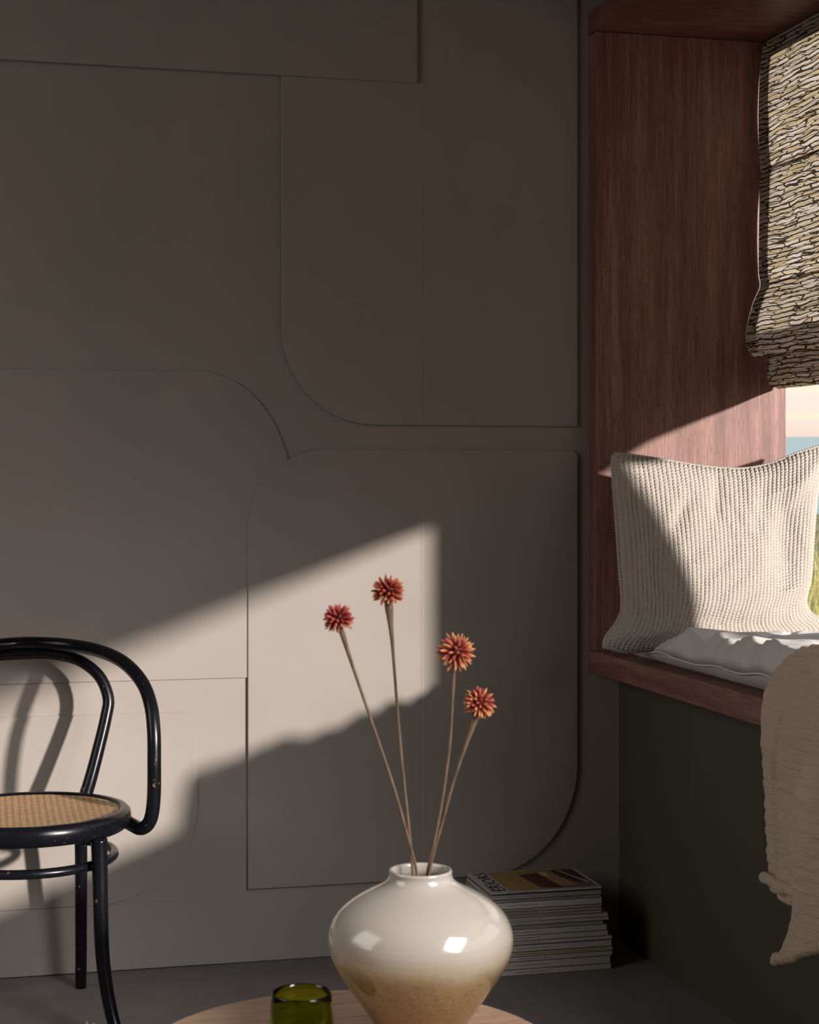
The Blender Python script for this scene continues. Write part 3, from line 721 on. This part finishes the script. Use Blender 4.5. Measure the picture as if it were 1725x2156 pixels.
# ------------------------------------------------------------------ vase
VD = 2.45
vc = at(886, 2198, D=VD)
VX, VY = vc.x, vc.y
vs_ = empty('vase', (VX, VY, TZ), 'big round glossy cream vase fading to speckled ochre below, on the oak table', 'vase')
outer = [(0.050, 0.0), (0.054, 0.002), (0.060, 0.018), (0.071, 0.038), (0.087, 0.062), (0.104, 0.086), (0.118, 0.108), (0.1275, 0.127), (0.1312, 0.145), (0.1298, 0.162), (0.1225, 0.179), (0.110, 0.1935), (0.093, 0.2060), (0.076, 0.2155), (0.062, 0.2225), (0.0515, 0.2290), (0.0465, 0.2350), (0.0448, 0.2405), (0.0450, 0.2450), (0.0438, 0.2475)]
inner = [(0.0418, 0.2475), (0.0400, 0.2450), (0.0395, 0.2390), (0.0410, 0.2320), (0.0500, 0.2220), (0.080, 0.203), (0.112, 0.175), (0.122, 0.145), (0.110, 0.105), (0.070, 0.045), (0.045, 0.010), (0.001, 0.008)]
P = [(p.x, p.z) for p in catmull([(r_, 0, z_) for r_, z_ in outer], 4)] + [(p.x, p.z) for p in catmull([(r_, 0, z_) for r_, z_ in inner], 3)]
v, f = lathe([(max(r_, 0.0005), TZ + z_) for r_, z_ in P], VX, VY, 128)
obj('vase_body', v, f, M_vase, vs_, True)

# ------------------------------------------------------------------ green glass
gp = at(635, 2088, D=2.396)
GX, GY = gp.x, gp.y
gl = empty('drinking_glass', (GX, GY, TZ), 'olive green glass tumbler standing left of the vase on the oak table', 'glass')
go = [(0.044, 0.0), (0.0465, 0.002), (0.0468, 0.010), (0.0452, 0.05), (0.0425, 0.080), (0.0412, 0.0915), (0.0402, 0.0935), (0.0390, 0.0925), (0.0402, 0.080), (0.0428, 0.05), (0.0438, 0.014), (0.040, 0.008), (0.0005, 0.008)]
v, f = lathe([(r_, TZ + 0.0003 + z_ * 0.96) for r_, z_ in go], GX, GY, 96)
obj('tumbler', v, f, M_glass, gl, True)

# ------------------------------------------------------------------ dried flowers
def petal_mesh(mt):
    prof_ = [(0.0, 0.0009), (0.0035, 0.0014), (0.007, 0.0019), (0.0098, 0.0016), (0.0118, 0.0008), (0.0132, 0.0001)]
    V = []; F = []; sg_ = 6
    for z_, r_ in prof_:
        for k in range(sg_):
            g = 2 * PI * k / sg_; V.append((1.45 * r_ * math.cos(g), 0.8 * r_ * math.sin(g) + 4.5 * z_ * z_ * 1.0, z_))
    for i in range(len(prof_) - 1):
        for k in range(sg_):
            q_ = (k + 1) % sg_; F.append((i * sg_ + k, i * sg_ + q_, (i + 1) * sg_ + q_, (i + 1) * sg_ + k))
    me = bpy.data.meshes.new('petal'); me.from_pydata(V, [], F); me.materials.append(mt)
    me.polygons.foreach_set('use_smooth', [True] * len(me.polygons)); return me
PM = [petal_mesh(m_) for m_ in M_pet]
def flower(head, D, pts, R, tint, label, ax, flare, seed):
    rnd = random.Random(seed)
    top = at(*head, D=D)
    base = at(*pts[-1][:2], D=pts[-1][2])
    end = Vector((VX + (base.x - VX) * 0.6, VY + (base.y - VY) * 0.6 + 0.0, TZ + 0.20))
    fl = empty('dried_flower', (VX, VY, TZ + 0.2), label, 'dried flower', 'dried flowers in the cream vase')
    A = Vector(ax).normalized()
    path = catmull([top - A * 0.003] + [at(a, b_, D=d) for a, b_, d in pts] + [end], 10)
    n_ = len(path); Ls = [0]
    for i in range(1, n_): Ls.append(Ls[-1] + (path[i] - path[i - 1]).length)
    v, f = tube(path, [0.0021 + (flare - 0.0021) * math.exp(-(max(0, q_ - 0.012) / 0.030) ** 1.3) for q_ in Ls], 12)
    obj('stem', v, f, M_stem, fl, True)
    c = top + A * R * 0.42
    rc = R * 0.46
    V, F = [], []
    for i in range(9):
        ph = PI * i / 8
        for k in range(14):
            g = 2 * PI * k / 14; V.append(c + Vector((math.sin(ph) * math.cos(g), math.sin(ph) * math.sin(g), math.cos(ph))) * rc)
    for i in range(8):
        for k in range(14):
            F.append((i * 14 + k, i * 14 + (k + 1) % 14, (i + 1) * 14 + (k + 1) % 14, (i + 1) * 14 + k))
    obj('flower_core', V, F, M_core, fl, True)
    NP = 80
    tq = A.to_track_quat('Z', 'Y')
    for k in range(NP):
        z_ = 1 - 1.72 * (k + 0.5) / NP
        g = k * 2.39996; rr = math.sqrt(max(0, 1 - z_ * z_))
        d = tq @ Vector((rr * math.cos(g), rr * math.sin(g), z_))
        d = (d + Vector([rnd.uniform(-.07, .07) for _ in range(3)])).normalized()
        o_ = bpy.data.objects.new('petal', rnd.choice([PM[tint], PM[tint], PM[1 if z_ < 0.1 else 2]])); C.objects.link(o_)
        o_.parent = fl
        # droop the lowest ones a little
        dd = (d - A * 0.12).normalized()
        s_ = (R * 1.06 - rc * 0.7) / 0.0132 * rnd.uniform(0.88, 1.12)
        Mx = Matrix.Translation(c + d * rc * 0.72 - fl.location) @ dd.to_track_quat('Z', 'Y').to_matrix().to_4x4() @ Matrix.Rotation(rnd.uniform(0, 6.28), 4, 'Z') @ Matrix.Diagonal((1.0, 1.0, s_, 1))
        o_.matrix_local = Mx
flower((715, 1316), 2.42, [(721, 1334, 2.42), (742, 1400, 2.42), (783, 1520, 2.425), (830, 1660, 2.43), (858, 1760, 2.44), (877, 1834, 2.445)], 0.0215, 2, 'dried rust flower leaning furthest left, with a slim brown stem', (-0.25, -0.25, 1), 0.0040, 3)
flower((817, 1258), 2.46, [(819, 1276, 2.46), (826, 1350, 2.46), (836, 1480, 2.46), (848, 1620, 2.46), (861, 1740, 2.46), (869, 1834, 2.46)], 0.0225, 0, 'tallest dried rust flower, its stem widening strongly under the head', (-0.03, -0.2, 1), 0.0062, 5)
flower((957, 1385), 2.40, [(956, 1405, 2.405), (953, 1470, 2.41), (947, 1570, 2.42), (932, 1680, 2.43), (917, 1760, 2.44), (901, 1834, 2.45)], 0.0255, 1, 'largest orange-tipped dried flower, upright on a thin stem right of the sunlit wall patch', (0.0, -0.55, 0.8), 0.0032, 8)
flower((1004, 1494), 2.43, [(999, 1512, 2.43), (984, 1560, 2.432), (957, 1640, 2.436), (932, 1730, 2.44), (915, 1790, 2.445), (905, 1834, 2.447)], 0.0225, 1, 'lowest orange-tipped dried flower at the right, on a thick pale stem', (0.3, -0.35, 0.9), 0.0058, 11)

# ------------------------------------------------------------------ stack of magazines
# right end px, upper px, lower px, spine colour, printed title start px, month, extra line
MAG = [(1268, 1863.0, 1867.5, 2, 1068, 'FEBRUARY 2008', 0), (1266, 1870.5, 1879.5, 3, 1064, 'SEPTEMBER 2001', 1), (1264, 1880.5, 1885.0, 1, 1068, 'AUGUST 1998', 1),
       (1267, 1885.6, 1899.5, 2, 1066, 'OCTOBER 2003', 0), (1267, 1900, 1906, 1, 1063, 'AUGUST 2007', 0), (1267, 1906.4, 1912.2, 1, 1067, 'AUGUST 2006', 0),
       (1266, 1912.6, 1919, 1, 1070, 'APRIL 2000', 1), (1280, 1919.3, 1927.2, 0, 1079, 'MARCH 2004', 0), (1282, 1927.6, 1935, 0, 1058, 'SEPTEMBER 1996', 1),
       (1270, 1936, 1943.4, 3, 1062, 'DECEMBER 1997', 1), (1278, 1943.8, 1956.2, 0, 1078, 'APRIL 2002', 0), (1280, 1956.6, 1967.8, 0, 1078, 'MAY 2005', 0),
       (1289, 1968.3, 1976.2, 2, 1085, 'JUNE 2011', 0), (1288, 1977.4, 1990.4, 2, 1087, 'DECEMBER 2011', 0), (1290, 1991, 2000.4, 4, 1086, 'MARCH 1999', 1),
       (1289.5, 2000.8, 2010.6, 0, 1092, 'OCTOBER 1995', 0), (1285, 2011.2, 2026.8, 0, 1087, 'OCTOBER 2007', 0), (1287, 2027.4, 2039.6, 0, 1085, 'DECEMBER 2012', 0)]
YM = 3.998
def text_mesh(s, size, mt, name, parent, origin, rot, width):
    cu = bpy.data.curves.new('txt', 'FONT'); cu.body = s; cu.size = size; cu.resolution_u = 2; cu.extrude = 0.00003
    to = bpy.data.objects.new('txt', cu); C.objects.link(to)
    dg = bpy.context.evaluated_depsgraph_get()
    me = bpy.data.meshes.new_from_object(to.evaluated_get(dg)); bpy.data.objects.remove(to)
    me.materials.clear(); me.materials.append(mt); me.name = name
    xs = width / max(1e-6, max(v_.co.x for v_ in me.vertices))
    o_ = bpy.data.objects.new(name, me); C.objects.link(o_); o_.parent = parent
    o_.location = Vector(origin) - wloc(parent); o_.rotation_euler = rot; o_.scale = (xs, 1, 1)
    return o_
ordn = ['topmost', 'second from the top', 'third from the top', 'fourth from the top', 'fifth from the top', 'sixth from the top', 'seventh from the top', 'eighth from the top', 'ninth from the top',
        'ninth from the bottom', 'eighth from the bottom', 'seventh from the bottom', 'sixth from the bottom', 'fifth from the bottom', 'fourth from the bottom', 'third from the bottom', 'second from the bottom', 'bottom magazine']
tot = sum(m_[2] - m_[1] for m_ in MAG)
zz = 0.0006
KZ = 0.2035 / (2039.6 - 1863.0)
for idx in range(len(MAG) - 1, -1, -1):
    xr_, yt, yb_, cid, tx, month, extra = MAG[idx]
    z0 = (2039.6 - yb_) * KZ + 0.0006; z1 = (2039.6 - yt) * KZ + 0.0004
    if idx < len(MAG) - 1: z0 = max(z0, zprev + 0.00025)
    zprev = z1
    xr = at(xr_, (yt + yb_) / 2, Y=YM).x; xl = xr - 0.283; y0 = YM + random.uniform(0, 0.0015); y1 = y0 + 0.212
    lab = 'white-covered magazine with a yellow and dark red cover photograph, topmost of the stack' if idx == 0 else \
          ('%s magazine, %s of the stack, spine dated %s' % (('cream', 'buff', 'pale', 'grey', 'yellowish')[cid], ordn[idx], month.title()) if idx < 17 else 'cream magazine lying on the floor at the bottom of the stack')
    mg = empty('magazine', ((xl + xr) / 2, y0 + 0.1, z0), lab, 'magazine', 'magazines stacked on the floor')
    t_ = 0.0005
    v, f = merge([box_vf(xl, xr, y0, y0 + t_, z0, z1), box_vf(xl, xr, y0, y1, z0, z0 + t_), box_vf(xl, xr, y0, y1, z1 - t_, z1)])
    obj('magazine_cover', v, f, SP[cid], mg)
    box('pages', xl + 0.001, xr - 0.001, y0 + t_, y1 - 0.0015, z0 + t_, z1 - t_, M_paper, mg)
    if idx == 12:
        box('back_cover', xl, xr, y0 - 0.0001, y0 + 0.001, z0 - 0.0002, z0 + 0.0008, M_red, mg)['label'] = 'dark red back cover edge'
    hz = z1 - z0; cap = min(0.0031, hz * 0.6)
    t0 = at(tx, (yt + yb_) / 2 + 10, Y=YM).x
    text_mesh('THE WORLD OF INTERIORS', cap * 1.42, M_ink, 'spine_lettering', mg, (t0, y0 - 0.0002, (z0 + z1) / 2 - cap * 0.5), (PI / 2, 0, 0), 0.0537)
    text_mesh(month, cap * 1.2, M_ink, 'spine_lettering', mg, (t0 + 0.0560, y0 - 0.0002, (z0 + z1) / 2 - cap * 0.42), (PI / 2, 0, 0), 0.0021 * len(month))
    if extra:
        text_mesh('PARIS  AMERICAN  DESIGNER  ALMANAC  COLLINS  EDITED  BEACH  HOUSE', cap * 0.8, M_ink, 'spine_lettering', mg, (t0 + 0.088, y0 - 0.0002, (z0 + z1) / 2 - cap * 0.3), (PI / 2, 0, 0), 0.098)
    if idx == 0:
        def quad(name, pts, mt, dz, parent):
            V = [(xl + a * (xr - xl), y0 + b_ * 0.212, z1 + dz) for a, b_ in pts]
            return obj(name, V, [tuple(range(len(V)))], mt, parent)
        cv = quad('cover_print', [(0.0, 0.0), (1, 0.0), (1, 1), (0, 1)], M_cov, 0.0002, mg)
        quad('printed_wall', [(0.17, 0.03), (0.97, 0.03), (0.97, 0.97), (0.17, 0.97)], M_och, 0.0004, cv)
        quad('printed_shade', [(0.66, 0.03), (0.97, 0.03), (0.97, 0.97), (0.80, 0.97), (0.70, 0.5)], M_pur, 0.0006, cv)
        quad('printed_sofa', [(0.48, 0.10), (0.66, 0.05), (0.68, 0.32), (0.60, 0.80), (0.42, 0.76), (0.44, 0.45)], M_mar, 0.0007, cv)
        quad('printed_table', [(0.66, 0.12), (0.82, 0.12), (0.76, 0.62), (0.66, 0.85), (0.60, 0.80)], M_tan, 0.0008, cv)
        quad('printed_lamp', [(0.62, 0.66), (0.67, 0.62), (0.70, 0.82), (0.63, 0.88)], M_lamp, 0.0009, cv)
        quad('printed_piano', [(0.75, 0.90), (0.96, 0.88), (0.94, 0.25), (0.84, 0.28), (0.76, 0.55)], M_blk, 0.0010, cv)
        quad('printed_stripe', [(0.80, 0.90), (0.82, 0.90), (0.955, 0.22), (0.93, 0.22)], M_lamp, 0.0011, cv)
        text_mesh('ERIORS', 0.046, M_ink, 'cover_lettering', mg, (xl + 0.043, y0 + 0.006, z1 + 0.0012), (0, 0, PI / 2), 0.198)
        text_mesh('THE WORLD OF', 0.010, M_ink, 'cover_lettering', mg, (xl + 0.0115, y0 + 0.010, z1 + 0.0012), (0, 0, PI / 2), 0.07)

# ------------------------------------------------------------------ frayed cord on the floor
tas = empty('cord_tassel', at(190, 2162, Z=0.0), 'frayed cream cord end on the floor beside the front chair leg', 'cord')
parts = []
for (a, b_), (c, d) in (((182, 2153), (190, 2178)), ((197, 2156), (196, 2180)), ((256, 2158), (246, 2182)), ((188, 2170), (250, 2176))):
    p0 = at(a, b_, Z=0.012); p1 = at(c, d, Z=0.003)
    parts.append(tube(catmull([p0, (p0 + p1) / 2 + Vector((0.001, 0, 0.002)), p1], 5), 0.0025, 8))
v, f = merge(parts); obj('strands', v, f, M_pad, tas, True)

# ------------------------------------------------------------------ outside: sea, dune, grass
def sheet_z(name, xs, ys, fz, mt):
    V = [(x_, y_, fz(x_, y_)) for y_ in ys for x_ in xs]
    return obj(name, V, grid_faces(len(xs), len(ys)), mt, None, True)
DN = Vector((0.43, 0.90, 0)).normalized()
def dune_z(x_, y_):
    d = x_ * DN.x + y_ * DN.y
    return -0.05 + 0.08 * noise.noise(Vector((x_ * 0.35, y_ * 0.35, 0))) + 0.85 * max(0, min(1, (d - 7) / 14)) ** 1.4 - max(0, d - 22) * 0.05 - (0.2 if x_ < 2.2 else 0)
o = sheet_z('dune_ground', [2.2 + i * 0.6 for i in range(60)], [-6 + i * 0.6 for i in range(70)], dune_z, M_sand)
tag(o, kind=S)
def sea_z(x_, y_):
    d = x_ * DN.x + y_ * DN.y
    return 0.05 + (d - 20) * 0.0215 if d < 420 else 0
V = []; F = []
side = Vector((DN.y, -DN.x, 0))
ds = [20, 30, 45, 70, 110, 180, 300, 600]
for d in ds:
    for k in range(21):
        p = DN * d + side * (k - 10) / 10 * d * 1.1
        V.append((p.x, p.y, 0.66 + (d - 20) * 0.0260))
o = obj('sea', V, grid_faces(21, len(ds)), M_sea, None, True); tag(o, kind=S)
V, F = [], []
rnd = random.Random(4)
for k in range(5200):
    dd = rnd.uniform(6.2, 15.5); an = math.radians(27.0 + rnd.uniform(-9, 12))
    x_, y_ = dd * math.sin(an), dd * math.cos(an)
    if x_ < 2.4 or (y_ < 4.6 and x_ < 2.6): continue
    if noise.noise(Vector((x_ * 0.7, y_ * 0.7, 3))) < -0.22: continue
    z_ = dune_z(x_, y_); h_ = rnd.uniform(0.28, 0.72); g = rnd.uniform(0, 6.28); ln = rnd.uniform(0.05, 0.42) * h_
    w_ = rnd.uniform(0.0025, 0.005); q = rnd.uniform(0, 6.28); n0 = len(V)
    for t_ in (0, 0.4, 0.75, 1.0):
        cx_, cy_, cz_ = x_ + math.cos(g) * ln * t_ ** 2, y_ + math.sin(g) * ln * t_ ** 2, z_ + h_ * (t_ - 0.12 * t_ ** 3)
        for m_ in range(3):
            a_ = q + m_ * 2.094; ww = w_ * (1 - 0.9 * t_)
            V.append((cx_ + math.cos(a_) * ww, cy_ + math.sin(a_) * ww, cz_))
    for i in range(3):
        for m_ in range(3):
            F.append((n0 + i * 3 + m_, n0 + i * 3 + (m_ + 1) % 3, n0 + i * 3 + 3 + (m_ + 1) % 3, n0 + i * 3 + 3 + m_))
o = obj('dune_grass', V, F, M_grass)
tag(o, 'golden dune grass growing on the sand outside the window', 'grass', kind='stuff')
